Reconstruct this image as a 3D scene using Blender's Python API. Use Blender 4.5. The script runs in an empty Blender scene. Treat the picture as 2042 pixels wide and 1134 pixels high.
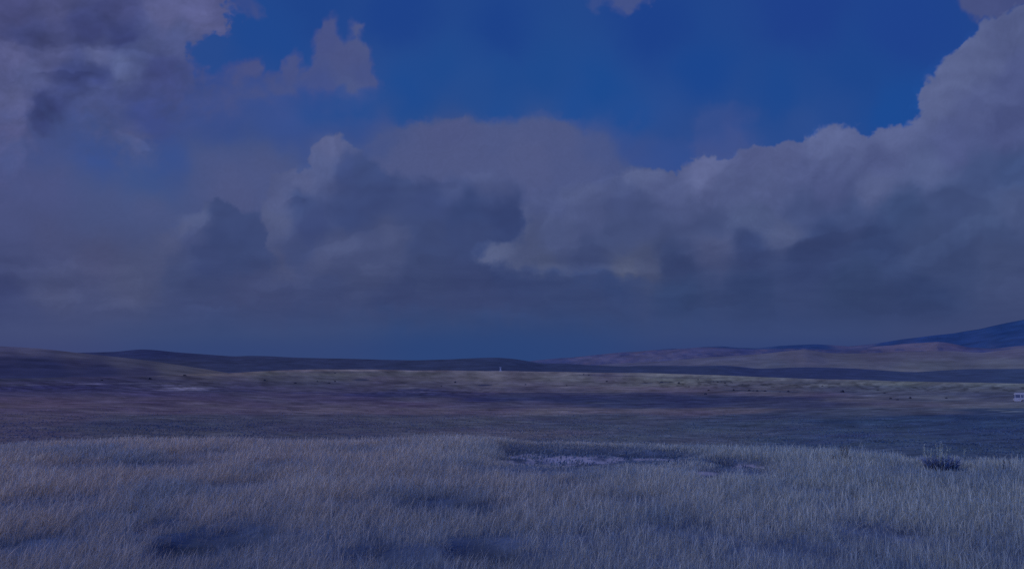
import bpy, bmesh, math
import numpy as np
from mathutils import Vector, Matrix

RNG = np.random.default_rng(7)
sc = bpy.context.scene
COL = sc.collection
F = 1475.0            # focal length in photo pixels (photo is 2042 x 1134)
CX, CY, HY = 1021.0, 567.0, 738.0
PITCH = math.atan((HY - CY) / F)
EYE = 1.6
# ---------------------------------------------------------------- helpers
def lin(c):
    c = np.asarray(c, dtype=np.float64) / 255.0
    return np.where(c <= 0.04045, c / 12.92, ((c + 0.055) / 1.055) ** 2.4)

def view_dir(px, py):
    """direction (azimuth from +Y clockwise, slope dz / horizontal distance) of a photo point"""
    px = np.asarray(px, float); py = np.asarray(py, float)
    x = (px - CX) / F; y = -(py - CY) / F
    cp, sp = math.cos(PITCH), math.sin(PITCH)
    dy = cp - y * sp
    dz = sp + y * cp
    h = np.hypot(x, dy)
    return np.arctan2(x, dy), dz / h

def to_photo(x, y, z):
    """inverse: where a world point lies in the photo"""
    cp, sp = math.cos(PITCH), math.sin(PITCH)
    z = z - EYE
    depth = np.maximum(y * cp + z * sp, 1e-3)
    up = -y * sp + z * cp
    return CX + F * x / depth, CY - F * up / depth

_perm = np.random.default_rng(11).permutation(512).astype(np.int64)
_perm = np.concatenate([_perm, _perm])
def perlin(x, y, seed=0):
    x = np.asarray(x, float); y = np.asarray(y, float)
    xi = np.floor(x).astype(np.int64); yi = np.floor(y).astype(np.int64)
    xf = x - xi; yf = y - yi
    u = xf * xf * xf * (xf * (xf * 6 - 15) + 10); v = yf * yf * yf * (yf * (yf * 6 - 15) + 10)
    def g(ix, iy, fx, fy):
        h = _perm[(_perm[(ix + seed * 37) & 511] + iy) & 511]
        a = h * (2 * math.pi / 512)
        return np.cos(a) * fx + np.sin(a) * fy
    a = g(xi, yi, xf, yf); b = g(xi + 1, yi, xf - 1, yf)
    c = g(xi, yi + 1, xf, yf - 1); d = g(xi + 1, yi + 1, xf - 1, yf - 1)
    return (a + (b - a) * u) + ((c + (d - c) * u) - (a + (b - a) * u)) * v

def fbm(x, y, octaves=5, seed=0, gain=0.5):
    s = 0; amp = 1.0
    for o in range(octaves):
        s = s + amp * perlin(x * 2 ** o + 13.7 * o, y * 2 ** o - 7.3 * o, seed + o)
        amp *= gain
    return s

def billow(x, y, octaves=5, seed=0, gain=0.55):
    s = 0; amp = 1.0
    for o in range(octaves):
        s = s + amp * (1 - 2.2 * np.abs(perlin(x * 2 ** o + 5.1 * o, y * 2 ** o + 9.2 * o, seed + o)))
        amp *= gain
    return s

def sstep(a, b, x):
    t = np.clip((x - a) / (b - a), 0, 1)
    return t * t * (3 - 2 * t)

def idw(pts, u, v, sx=1.0, sy=1.0, soft=22.0, power=1.6):
    """smooth interpolation of scattered (u, v, r, g, b) points"""
    acc = np.zeros(u.shape + (3,)); ws = np.zeros(u.shape)
    for p in pts:
        d2 = ((u - p[0]) * sx) ** 2 + ((v - p[1]) * sy) ** 2 + soft ** 2
        w = 1.0 / d2 ** power
        ws += w
        acc += w[..., None] * np.array(p[2:5], float)
    return acc / ws[..., None]

def new_mat(name):
    m = bpy.data.materials.new(name); m.use_nodes = True
    nt = m.node_tree; nt.nodes.clear()
    out = nt.nodes.new('ShaderNodeOutputMaterial')
    return m, nt, out

def grid_mesh(name, P, col=None, mat=None, close=False):
    """P: (rows, cols, 3)"""
    nr, nc = P.shape[:2]
    me = bpy.data.meshes.new(name)
    me.vertices.add(nr * nc); me.vertices.foreach_set('co', P.reshape(-1).astype(np.float32))
    r = np.arange(nr - 1)[:, None]; c = np.arange(nc if close else nc - 1)[None, :]
    c2 = (c + 1) % nc
    q = np.stack([r * nc + c, r * nc + c2, (r + 1) * nc + c2, (r + 1) * nc + c], -1).reshape(-1)
    nf = q.size // 4
    me.loops.add(nf * 4); me.polygons.add(nf)
    me.loops.foreach_set('vertex_index', q.astype(np.int32))
    me.polygons.foreach_set('loop_start', np.arange(0, nf * 4, 4, dtype=np.int32))
    me.polygons.foreach_set('use_smooth', np.ones(nf, dtype=bool))
    if col is not None:
        a = me.attributes.new('tint', 'FLOAT_COLOR', 'POINT')
        c4 = np.ones((nr * nc, 4), np.float32); c4[:, :3] = col.reshape(-1, 3)
        a.data.foreach_set('color', c4.reshape(-1))
    me.update(); me.validate()
    if mat: me.materials.append(mat)
    return me

def add(name, me, parent=None):
    o = bpy.data.objects.new(name, me); COL.objects.link(o)
    if parent: o.parent = parent
    return o

def bm_obj(name, bm, mat, parent=None, smooth=False):
    me = bpy.data.meshes.new(name)
    bmesh.ops.recalc_face_normals(bm, faces=bm.faces)
    bm.to_mesh(me); bm.free()
    if smooth: me.polygons.foreach_set('use_smooth', np.ones(len(me.polygons), bool))
    if mat: me.materials.append(mat)
    return add(name, me, parent)

def tag(o, label, cat, group=None, kind=None):
    o['label'] = label; o['category'] = cat
    if group: o['group'] = group
    if kind: o['kind'] = kind
    return o

def empty(name, loc, rz=0.0):
    o = bpy.data.objects.new(name, None); COL.objects.link(o)
    o.location = loc; o.rotation_euler = (0, 0, rz); o.empty_display_size = 0.2
    return o

# ---------------------------------------------------------------- light
# LUM: light that a level surface returns per unit of albedo (sun + blue skylight), used to turn seen colours into base colours
LUM = np.array([0.31, 0.35, 0.75])
SUN_AZ, SUN_EL = math.radians(-112), math.radians(38)
W = bpy.data.worlds.new('World'); sc.world = W; W.use_nodes = True
nt = W.node_tree; nt.nodes.clear()
wo = nt.nodes.new('ShaderNodeOutputWorld'); bg = nt.nodes.new('ShaderNodeBackground')
sky = nt.nodes.new('ShaderNodeTexSky'); sky.sky_type = 'NISHITA'; sky.sun_disc = False
sky.sun_elevation = SUN_EL; sky.sun_rotation = SUN_AZ % (2 * math.pi)
sky.altitude = 1200; sky.air_density = 1.0; sky.dust_density = 0.3; sky.ozone_density = 3.0
mul = nt.nodes.new('ShaderNodeMixRGB'); mul.blend_type = 'MULTIPLY'; mul.inputs[0].default_value = 1.0
mul.inputs[2].default_value = (0.45, 0.76, 2.1, 1)
nt.links.new(sky.outputs[0], mul.inputs[1]); nt.links.new(mul.outputs[0], bg.inputs[0])
bg.inputs[1].default_value = 0.10
nt.links.new(bg.outputs[0], wo.inputs[0])

ld = bpy.data.lights.new('sun', 'SUN'); ld.energy = 1.25; ld.angle = math.radians(0.5); ld.color = (1.0, 0.84, 0.58)
lo = bpy.data.objects.new('sun', ld); COL.objects.link(lo)
sd_ = Vector((math.sin(SUN_AZ) * math.cos(SUN_EL), math.cos(SUN_AZ) * math.cos(SUN_EL), math.sin(SUN_EL)))
lo.rotation_euler = sd_.to_track_quat('Z', 'Y').to_euler(); lo.location = sd_ * 300

# ---------------------------------------------------------------- camera
cd = bpy.data.cameras.new('camera'); co = bpy.data.objects.new('camera', cd); COL.objects.link(co)
cd.sensor_fit = 'HORIZONTAL'; cd.sensor_width = 36; cd.lens = 36 * F / 2042
cd.clip_start = 0.05; cd.clip_end = 120000
co.location = (0, 0, EYE); co.rotation_euler = (math.pi / 2 + PITCH, 0, 0)
sc.camera = co
sc.view_settings.view_transform = 'Standard'; sc.view_settings.look = 'None'
sc.view_settings.exposure = 0; sc.view_settings.gamma = 1
sc.render.engine = 'CYCLES'
sc.cycles.max_bounces = 8; sc.cycles.diffuse_bounces = 5; sc.cycles.transmission_bounces = 6; sc.cycles.transparent_max_bounces = 8
sc.cycles.use_denoising = False

# ---------------------------------------------------------------- sky with clouds (a far backdrop arc)
def poly_sd(poly, u, v):
    p = np.array(poly, float); n = len(p)
    d = np.full(u.shape, 1e18); ins = np.zeros(u.shape, bool)
    for i in range(n):
        a = p[i]; b = p[(i + 1) % n]
        e = b - a; L = e @ e
        wx = u - a[0]; wy = v - a[1]
        t = np.clip((wx * e[0] + wy * e[1]) / max(L, 1e-9), 0, 1)
        d = np.minimum(d, (wx - e[0] * t) ** 2 + (wy - e[1] * t) ** 2)
        if a[1] != b[1]:
            c = ((a[1] > v) != (b[1] > v)) & (u < (b[0] - a[0]) * (v - a[1]) / (b[1] - a[1]) + a[0])
            ins ^= c
    return np.where(ins, 1, -1) * np.sqrt(d)

S_PTS = [(800,30,30,66,138),(620,20,31,68,138),(1000,60,29,66,138),(1300,60,29,65,138),(1600,30,31,64,138),(1800,60,31,66,140),(1000,150,32,74,142),
 (950,190,37,76,142),(1080,150,31,74,142),(880,140,32,74,142),(1200,180,28,74,144),(1400,150,28,70,142),(1700,150,30,70,140),(1780,220,28,74,146),(1250,240,33,76,146),(1330,260,42,76,142),
 (1450,250,40,75,141),(1470,300,48,77,139),(1600,250,44,76,140),(1680,220,38,74,141),(1560,190,30,72,142),
 (620,190,38,76,142),(700,230,38,76,142),(820,190,30,74,144),(500,60,32,72,142),(420,110,40,74,140),(560,90,32,72,142),(440,240,56,78,138),(560,250,58,80,140),(300,240,60,74,134),
 (760,262,58,80,138),(830,225,36,76,142),(1000,215,34,76,144),(1150,215,32,76,146),(850,275,74,84,134),(900,290,78,84,132),(1000,300,80,86,134),(1100,290,78,86,134),(1200,300,72,84,136),(1280,310,58,80,138),(1340,300,52,78,140),
 (60,300,64,78,134),(200,310,58,80,138),(330,330,58,80,138),(300,360,60,82,136),(420,340,72,82,132),(530,330,76,84,132),(650,290,66,80,134),(100,380,74,80,130),(30,450,72,78,126),(200,420,70,80,128),(300,410,74,82,128),(450,370,78,84,130),(480,400,76,82,128),(-300,400,72,78,126),
 (30,540,64,70,114),(15,585,54,62,110),(100,480,72,76,120),(200,520,74,76,116),(250,560,72,76,112),(100,590,70,74,112),(50,640,62,70,116),(200,620,66,72,114),(350,640,60,70,116),
 (500,640,56,68,114),(700,640,50,66,114),(900,640,46,64,112),(1100,630,46,62,112),(1300,620,44,62,112),(1500,620,44,62,108),(1700,610,42,58,104),(1850,600,44,60,106),(2000,600,52,66,110),(2020,560,56,68,112),
 (50,685,62,70,116),(200,690,56,70,118),(500,695,50,68,118),(800,690,42,68,120),(1000,695,42,68,120),(1200,690,48,68,118),(1500,670,50,66,116),(1800,650,52,66,112),(2000,630,54,66,112),
 (1350,660,44,66,116),(1000,660,44,66,118),(700,680,44,68,120),(1000,-300,28,60,132),(2200,-300,30,60,132),(-200,-300,34,60,128),(1000,-900,24,52,122),(3000,200,60,74,124),(-1200,200,62,72,124),(2300,650,52,66,112),(-300,690,60,70,116)]
A_POLY = [(-900,-500),(470,-60),(455,0),(442,45),(392,72),(372,92),(358,112),(372,135),(405,160),(420,200),(360,235),(285,250),(282,296),(235,288),(170,272),(90,278),(30,300),(30,350),(0,380),(-900,420)]
A_PTS = [(30,20,72,72,122),(100,10,78,78,126),(180,60,62,66,120),(250,70,58,64,120),(50,70,64,68,120),(330,30,90,90,138),(400,30,92,92,142),(430,20,86,86,136),(300,80,76,82,132),(350,80,78,84,134),(200,110,84,88,134),
 (100,110,78,80,128),(30,110,86,86,134),(60,150,82,86,134),(150,147,58,66,122),(195,143,58,66,122),(240,130,84,92,140),(270,110,72,80,132),(320,140,64,70,126),(360,160,66,74,130),(90,220,56,64,120),(30,200,84,86,134),(200,200,70,78,130),
 (265,285,84,86,132),(200,250,70,78,130),(300,220,64,74,132),(20,290,84,84,132),(10,330,78,80,130),(120,260,66,76,130),(400,200,66,76,132),(-300,100,70,74,126),(240,20,68,70,122)]
A2_POLY = [(380,190),(415,160),(450,135),(480,122),(515,119),(520,150),(560,142),(573,112),(592,111),(597,142),(625,136),(627,82),(648,43),(668,39),(672,70),(690,86),(703,72),(704,42),(723,46),(719,80),(736,110),(739,140),(760,165),(740,182),(715,192),(690,196),(680,182),(640,198),(600,208),(560,228),(510,245),(420,240),(370,220)]
A2_PTS = [(480,140,74,78,132),(500,180,72,80,134),(590,130,73,80,134),(560,190,71,80,134),(650,80,74,80,134),(690,120,77,82,133),(715,80,80,86,136),(720,150,72,80,134),(700,180,80,88,138),(640,180,70,80,136),(450,190,68,78,134),(520,230,60,78,136)]
B_POLY = [(640,320),(700,272),(760,254),(830,245),(900,238),(960,244),(1020,240),(1090,236),(1140,244),(1200,260),(1265,282),(1320,320),(1400,420),(1000,520),(560,460)]
B_PTS = [(900,260,78,84,132),(1000,265,78,86,134),(1100,260,78,86,134),(1200,290,72,84,136),(1280,310,62,80,138),(900,320,80,86,132),(1050,330,82,88,134),(1150,340,78,86,134),(760,270,70,82,134),(800,330,80,86,132),(1240,350,72,82,132)]
C_POLY = [(470,640),(505,520),(520,460),(530,400),(545,352),(580,340),(600,350),(620,332),(625,300),(648,279),(675,271),(697,285),(717,301),(742,326),(775,345),(830,363),(870,353),(900,350),(932,356),(960,346),(986,340),(1010,356),(1030,362),(1060,420),(1120,520),(1320,600),(1300,680),(500,680)]
C_PTS = [(650,296,88,93,138),(672,285,86,92,138),(600,370,84,90,134),(560,400,82,88,132),(545,440,80,86,126),(640,345,78,86,132),(640,320,82,90,136),(590,408,58,72,122),(700,335,62,75,127),(730,345,60,74,124),(760,380,56,69,119),(700,430,56,69,119),(620,450,56,67,117),(850,400,58,70,120),(820,375,62,74,122),
 (900,370,70,80,128),(980,352,76,84,130),(930,420,50,65,115),(1000,440,48,62,112),(850,470,56,67,112),(950,470,53,65,112),(780,480,69,75,114),(740,500,68,74,114),(680,490,71,77,117),(640,520,70,75,114),(600,505,60,69,114),(550,540,71,75,112),(520,560,66,72,112),
 (740,535,67,73,112),(850,540,55,65,108),(650,580,57,65,108),(800,600,51,61,106),(950,560,51,61,106),(1000,520,46,60,108),(560,600,58,65,108),(1150,600,48,62,108),(480,620,60,68,110)]
D_POLY = [(170,660),(215,580),(270,500),(300,485),(350,447),(398,421),(404,404),(432,400),(462,416),(482,431),(515,432),(526,470),(560,560),(640,660)]
D_PTS = [(440,430,53,67,116),(440,470,52,66,115),(480,460,53,67,116),(470,500,52,65,112),(350,540,58,68,111),(300,520,72,77,115),(365,455,80,86,126),(392,435,76,84,126),(380,475,66,74,120),(330,490,74,79,118),(400,580,55,65,109),(500,580,60,66,108),(280,570,70,75,112),(250,610,70,74,112),(420,620,58,66,110),(410,520,52,64,112)]
E_POLY = [(955,518),(985,492),(1035,482),(1055,445),(1045,405),(1070,388),(1100,378),(1150,370),(1200,372),(1240,348),(1282,334),(1330,345),(1345,354),(1375,330),(1408,317),(1440,316),(1470,316),(1500,292),(1530,296),(1560,290),(1600,285),(1640,261),(1680,257),(1711,255),(1717,273),(1740,270),(1768,250),(1792,249),(1802,256),(1822,250),(1838,236),(1846,225),(1837,190),(1850,157),(1870,150),(1886,124),(1906,107),(1932,88),(1951,74),(1962,50),(1992,40),(2020,24),(2060,10),(3200,-300),(3400,700),(1300,680),(1270,560),(1080,545)]
E_PTS = [(1100,400,77,85,131),(1150,390,79,87,131),(1180,430,72,80,124),(1120,470,73,81,123),(1060,500,76,82,118),(990,505,80,86,122),(1080,530,73,79,112),(1250,535,77,82,112),(1290,530,70,76,110),(1180,515,58,68,111),(1230,460,65,75,118),(1250,400,69,79,126),(1290,350,82,90,134),
 (1280,420,64,74,119),(1330,380,74,82,128),(1400,345,88,94,140),(1450,370,81,89,135),(1500,312,85,92,140),(1530,370,80,88,134),(1640,285,90,98,145),(1700,275,90,98,145),(1600,335,80,88,136),(1560,305,84,91,138),(1780,268,90,98,145),(1750,330,80,88,136),(1850,200,89,97,142),(1900,150,89,97,142),(1950,115,88,96,141),
 (2000,70,84,92,138),(2030,150,75,83,133),(1950,220,82,90,139),(2000,260,73,81,131),(1900,290,76,84,134),(1850,340,79,89,135),(1750,380,78,86,130),(1950,350,64,79,127),(2020,340,60,77,125),(1650,370,76,84,132),(1600,420,64,75,121),(1500,440,71,81,123),(1420,450,65,75,119),(1420,492,74,80,120),
 (1560,470,73,81,121),(1700,430,58,71,117),(1800,420,54,71,117),(1900,400,60,74,120),(1650,470,49,63,110),(1750,480,47,63,110),(1500,500,48,61,108),(1350,530,48,61,106),(1600,520,47,61,108),(1850,480,57,71,115),(1980,450,60,74,118),(2020,420,67,79,123),(1900,530,52,66,110),(2000,520,59,71,113),
 (1700,560,43,59,103),(1500,570,43,59,105),(1350,590,44,62,108),(1200,580,48,62,108),(1850,590,43,59,105),(1100,570,52,64,108),(2030,570,58,69,112),(2600,300,70,80,128),(2600,600,50,64,110)]
F_POLY = [(1905,-80),(1916,0),(1925,25),(1945,40),(1965,30),(1990,38),(2042,10),(2300,-120)]
F_PTS = [(1950,10,72,79,130),(2030,0,68,75,127)]
W_POLY = [(1180,-30),(1182,8),(1188,18),(1196,6),(1215,2),(1226,16),(1240,20),(1258,17),(1278,12),(1296,3),(1310,-30)]
W_PTS = [(1190,8,62,80,138),(1250,8,74,84,136)]
W2_POLY = [(455,-40),(468,15),(490,30),(512,40),(524,34),(520,18),(505,0),(520,-40)]
W2_PTS = [(480,15,58,76,136),(510,28,66,78,134)]

LUMPS = [(1290,364,46,28,0,.24,'u'),(1212,378,44,26,-8,.12,'u'),(1410,348,72,32,-20,.20,'u'),(1345,402,62,30,-30,.14,'u'),(1410,470,80,22,-18,.12,'d'),(1578,462,90,26,-20,.24,'d'),(1480,522,200,20,-2,-.10,'u'),(1490,470,70,40,-20,.10,'d'),
 (1285,530,40,15,0,.18,'d'),(1150,536,120,11,0,.20,'d'),(1125,435,36,66,18,.16,'l'),(985,506,38,20,0,.22,'l'),(1745,385,64,40,-30,.20,'d'),(1865,325,64,50,-40,.16,'d'),
 (1662,280,50,24,0,.12,'u'),(1795,268,52,20,-15,.12,'u'),(1895,175,72,56,-50,.10,'l'),(1950,110,60,40,-40,.08,'u'),(2005,398,52,28,-20,.20,'u'),(1955,452,66,22,-15,.16,'u'),(1860,500,96,20,-25,.16,'u'),(1700,525,80,16,-15,.12,'u'),
 (648,318,30,46,0,.20,'r'),(600,362,40,34,0,.18,'r'),(563,425,34,46,0,.18,'r'),(676,288,26,18,0,.12,'u'),(368,458,58,22,-38,.28,'r'),(745,478,92,18,-14,.20,'u'),(640,508,74,18,-18,.20,'u'),(742,536,28,14,0,.20,'u'),
 (585,408,22,8,0,-.24,'u'),(880,364,42,8,8,-.14,'u'),(955,352,34,8,0,.12,'u'),(1005,420,34,60,0,-.14,'r'),(760,400,110,50,12,-.08,'u'),(820,560,120,40,-8,-.08,'d'),(450,500,60,60,0,-.08,'l'),(420,590,120,22,0,-.10,'d'),
 (345,28,96,40,0,.12,'r'),(200,112,96,14,0,.26,'u'),(62,132,70,16,22,.2,'u'),(255,138,30,26,0,.22,'d'),(190,166,26,12,0,.22,'d'),(24,215,26,52,0,.2,'r'),(18,312,26,40,0,.18,'r'),(265,284,36,12,28,.26,'r'),(120,190,50,12,-20,.16,'u'),
 (172,66,112,26,0,-.26,'d'),(132,152,62,12,0,-.30,'u'),(42,74,62,16,12,-.2,'d'),(95,226,36,42,0,-.26,'l'),(330,152,46,38,0,-.14,'u'),(245,188,50,16,-15,-.14,'u'),(215,20,26,20,0,-.12,'l'),
 (12,575,50,26,0,-.20,'u'),(40,520,50,12,8,-.14,'d'),(90,545,70,22,-12,.12,'u'),(130,592,46,14,-10,.16,'d'),(212,614,24,9,0,.16,'d'),(240,565,46,40,30,.14,'r'),(262,604,40,16,8,.16,'d'),(75,582,20,16,0,.14,'u'),(400,618,40,8,4,.12,'d'),(440,635,30,7,0,.12,'u'),
 (650,565,60,12,-6,.12,'d'),(560,560,60,14,-10,.14,'d'),(495,590,22,14,30,.12,'r'),(1420,600,60,14,0,-.12,'d'),(1790,600,90,26,0,-.16,'d'),(1350,505,90,26,-10,-.06,'u'),(1660,480,110,16,-12,-.16,'u'),(1170,510,60,16,0,-.14,'u'),(1235,430,30,40,10,-.12,'l'),(2030,575,40,26,-20,.14,'l'),(1000,632,60,10,0,.08,'u'),(700,395,50,60,0,-.08,'l'),(1480,415,30,50,30,.10,'d')]
H_POLY = [(1382,330),(1388,224),(1420,214),(1462,206),(1500,224),(1512,300),(1500,345),(1400,350)]
H_PTS = [(1420,240,60,80,138),(1460,280,70,82,136),(1490,240,62,80,138),(1440,320,72,82,135)]
def build_sky():
    az = np.concatenate([np.linspace(-80, -40, 70, endpoint=False), np.linspace(-40, 40, 1120, endpoint=False), np.linspace(40, 80, 70)])
    el = np.concatenate([np.linspace(-4, 0, 8, endpoint=False), np.linspace(0, 31, 440, endpoint=False), np.linspace(31, 55, 40)])
    AZ, EL = np.meshgrid(np.radians(az), np.radians(el))
    R = 40000.0
    X = R * np.cos(EL) * np.sin(AZ); Y = R * np.cos(EL) * np.cos(AZ); Z = R * np.sin(EL)
    u, v = to_photo(X, Y, Z + EYE)
    # warp for natural edges
    n1 = fbm(u / 90, v / 90, 5, 3); n2 = fbm(u / 90 + 40, v / 90, 5, 9)
    uw = u + 16 * n1; vw = v + 16 * n2
    hz = fbm(u / 260, v / 110, 5, 21)
    c = lin(idw(S_PTS, u + 26 * n1, v + 20 * n2, soft=30, power=1.7))
    c = c * (1 + 0.10 * hz[..., None] * sstep(0.008, 0.04, c[..., :1]))
    bil = billow(uw / 70, vw / 62, 5, 31)
    rb = billow(uw / 84, vw / 70, 3, 33, 0.45); rb2 = billow((uw - 7) / 84, (vw - 8) / 70, 3, 33, 0.45)
    big = billow(uw / 210, vw / 150, 3, 51, 0.5); big2 = billow((uw - 14) / 210, (vw - 16) / 150, 3, 51, 0.5)
    calm = sstep(-0.35, 0.45, fbm(u / 240, v / 200, 3, 57))
    rel = np.clip((rb - rb2) * 0.7 * calm + (big - big2) * 1.2, -0.6, 0.6)
    fine = fbm(u / 26, v / 22, 4, 61)
    lobe = billow(u / 24 + 0.6 * n1, v / 24 + 0.6 * n2, 3, 241) - 0.5
    h1 = fbm(u / 34, v / 34, 4, 63); h2 = fbm(u / 34 + 17, v / 34, 4, 67)
    def layer(c, poly, pts, edge, rough, soft_fn, relief, strength=1.0, rim=0.0, ps=17):
        d = poly_sd(poly, u + 6 * n1 + 9 * h1, v + 6 * n2 + 9 * h2)
        dd = d + rough * (0.50 * bil - 0.35 + 0.45 * fine + 0.35 * lobe)
        w = (soft_fn(u, v) if callable(soft_fn) else soft_fn) * (1.25 + 1.1 * np.clip(h2 + n1, -0.5, 1.0))
        a = sstep(-w * 0.5, w, dd) * strength
        lc = lin(idw(pts, u + 16 * n1 + 9 * h1, v + 16 * n2 + 9 * h2, soft=ps, power=2.2))
        if poly is A_POLY:
            lc = lc * (1 + 0.24 * fbm(u / 62 + 0.4 * n1, v / 36 + 0.4 * n2, 5, 221, 0.55) + 0.05 * fine)[..., None]
        sh = relief(u, v) if callable(relief) else relief
        lc = lc * (1 + (sh * rel)[..., None] * np.array([1.0, 0.95, 0.7]))
        lc = lc * (1 + rim * np.exp(-np.maximum(dd, 0) / 16)[..., None])
        return c + (lc - c) * a[..., None]
    c = layer(c, A_POLY, A_PTS, 0, 36, lambda u, v: 20 + 80 * sstep(110, 260, v) + 30 * sstep(380, 330, u) * 0, 0.13, 0.93)
    c = layer(c, W2_POLY, W2_PTS, 0, 8, 12, 0.08, 0.8)
    c = layer(c, A2_POLY, A2_PTS, 0, 9, lambda u, v: 10 + 70 * sstep(135, 225, v - 0.12 * (u - 560)), 0.08, 0.86)
    c = layer(c, B_POLY, B_PTS, 0, 10, lambda u, v: 14 + 90 * sstep(1130, 1300, u) + 70 * sstep(800, 680, u), 0.05, 0.95)
    c = layer(c, H_POLY, H_PTS, 0, 10, lambda u, v: 14 + 22 * sstep(1450, 1510, u), 0.06, 0.62)
    c = layer(c, W_POLY, W_PTS, 0, 16, 12, 0.08, 0.75)
    c = layer(c, C_POLY, C_PTS, 0, 11, lambda u, v: 5 + 10 * sstep(700, 860, u) + 70 * sstep(480, 640, v), lambda u, v: 0.13 * sstep(620, 430, v) + 0.05, 1.0, 0.03)
    c = layer(c, D_POLY, D_PTS, 0, 11, lambda u, v: 6 + 22 * sstep(410, 330, u) + 80 * sstep(500, 640, v), lambda u, v: 0.10 * sstep(600, 440, v) + 0.04, 0.96)
    c = layer(c, F_POLY, F_PTS, 0, 9, 10, 0.08, 0.92)
    c = layer(c, E_POLY, E_PTS, 0, 12, lambda u, v: 5 + 10 * sstep(1330, 1150, u) + 70 * sstep(515, 640, v), lambda u, v: 0.17 * sstep(640, 400, v) + 0.04, 1.0, 0.05)
    # lumps and hollows inside the clouds: one side crisp, the other melting away
    for (px, py, rx, ry, rot, k, cd_) in LUMPS:
        ca, sa = math.cos(math.radians(rot)), math.sin(math.radians(rot))
        x = u - px + 10 * n1 + 8 * h1; y = v - py + 10 * n2 + 8 * h2
        qx = (x * ca + y * sa) / rx; qy = (-x * sa + y * ca) / ry
        e = np.sqrt(qx * qx + qy * qy) + 1e-6
        dx, dy = {'u': (0, -1), 'd': (0, 1), 'l': (-1, 0), 'r': (1, 0)}[cd_]
        side = (x * dx / rx + y * dy / ry) / e
        w = 0.24 + 0.70 * sstep(0.6, -0.6, side)
        a = 1 - sstep(1 - w, 1 + 0.5 * w, e - 0.16 * (bil - 0.6) - 0.10 * h1)
        c = c * (1 + 0.85 * k * a[..., None] * np.array([1.05, 1.0, 0.72]))
    # thin veil in front of the lower banks evens them out
    veil = lin(idw(S_PTS, u, v, soft=60, power=1.4))
    kv = 0.10 * sstep(330, 520, v) + 0.10 * sstep(1300, 900, u) * sstep(250, 330, v)
    cl = sstep(0.012, 0.05, c[..., :1])
    c = c + (veil - c) * (kv[..., None] * cl)
    mot = billow(u / 46 + 3 * n1, v / 40 + 3 * n2, 4, 201) - billow((u - 5) / 46 + 3 * n1, (v - 6) / 40 + 3 * n2, 4, 201)
    c = c * (1 + 0.055 * np.clip(mot, -1, 1)[..., None] * sstep(0.034, 0.08, c[..., :1]))
    c = c * (1 + (np.array([0.94, 1.0, 1.03]) - 1) * cl)
    low = fbm(u / 130 + 0.5 * n1, v / 34, 5, 231, 0.55)
    c = c * (1 + 0.17 * (low * sstep(440, 540, v))[..., None] * np.array([1.1, 1.0, 0.7]))
    # far haze settling on the horizon
    hzc = lin(idw([(0,690,60,70,117),(500,690,49,68,118),(1000,690,42,68,120),(1500,690,48,66,117),(2042,690,54,66,112)], u, v * 0 + 690, soft=60))
    k = sstep(590, 690, v) * 0.9
    c = c + (hzc - c) * k[..., None]
    # even out the cloud tones (light and dark cloud lie close together under this haze); clear blue stays
    c = np.clip(c, 0.002, 1)
    g8 = 255 * np.where(c <= 0.0031308, 12.92 * c, 1.055 * c ** (1 / 2.4) - 0.055)
    mk = (1 - sstep(66, 84, g8[..., 2] - g8[..., 0]))[..., None] * (1 - 0.6 * sstep(660, 700, v)[..., None])
    mid = np.array([84.0, 94.0, 115.0])
    c = lin(g8 + (mid + (g8 - mid) * np.array([0.80, 0.80, 0.82]) - g8) * mk)
    m, nt, out = new_mat('sky')
    at = nt.nodes.new('ShaderNodeAttribute'); at.attribute_name = 'tint'
    em = nt.nodes.new('ShaderNodeEmission'); em.inputs[1].default_value = 1.0
    nt.links.new(at.outputs['Color'], em.inputs[0]); nt.links.new(em.outputs[0], out.inputs[0])
    m.cycles.emission_sampling = 'NONE'
    P = np.stack([X, Y, Z], -1)
    o = add('sky', grid_mesh('sky', P, c, m)); o['kind'] = 'structure'
build_sky()

# ---------------------------------------------------------------- ground sheet
ROWS = [(30, [(0,874),(600,872),(1000,880),(1500,905),(2042,908)]),
        (50, [(0,851),(600,850),(1000,853),(1500,866),(2042,872)]),
        (80, [(0,830),(1000,829),(1500,835),(2042,842)]),
        (130, [(0,810),(1000,809),(1500,815),(2042,822)]),
        (200, [(0,793),(1000,791),(1500,798),(2042,809)]),
        (300, [(0,777),(500,778),(1000,779),(1500,787),(2042,799)]),
        (450, [(0,766),(500,765),(1000,767),(1500,776),(2042,787)]),
        (700, [(0,757),(300,752),(500,750),(1000,750),(1500,762),(2042,774)]),
        (900, [(0,750),(300,748),(480,742),(620,735),(1000,739),(1300,743),(1500,750),(1700,757),(2042,764)])]
ga = np.concatenate([np.linspace(-180, -44, 70, endpoint=False), np.linspace(-44, 44, 620, endpoint=False), np.linspace(44, 180, 70, endpoint=False)])
GA = np.radians(ga)
gr = np.concatenate([np.linspace(0.05, 4, 14, endpoint=False), np.linspace(4, 21, 150, endpoint=False), np.geomspace(21, 1000, 330, endpoint=False), np.geomspace(1000, 60000, 34)])

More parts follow.
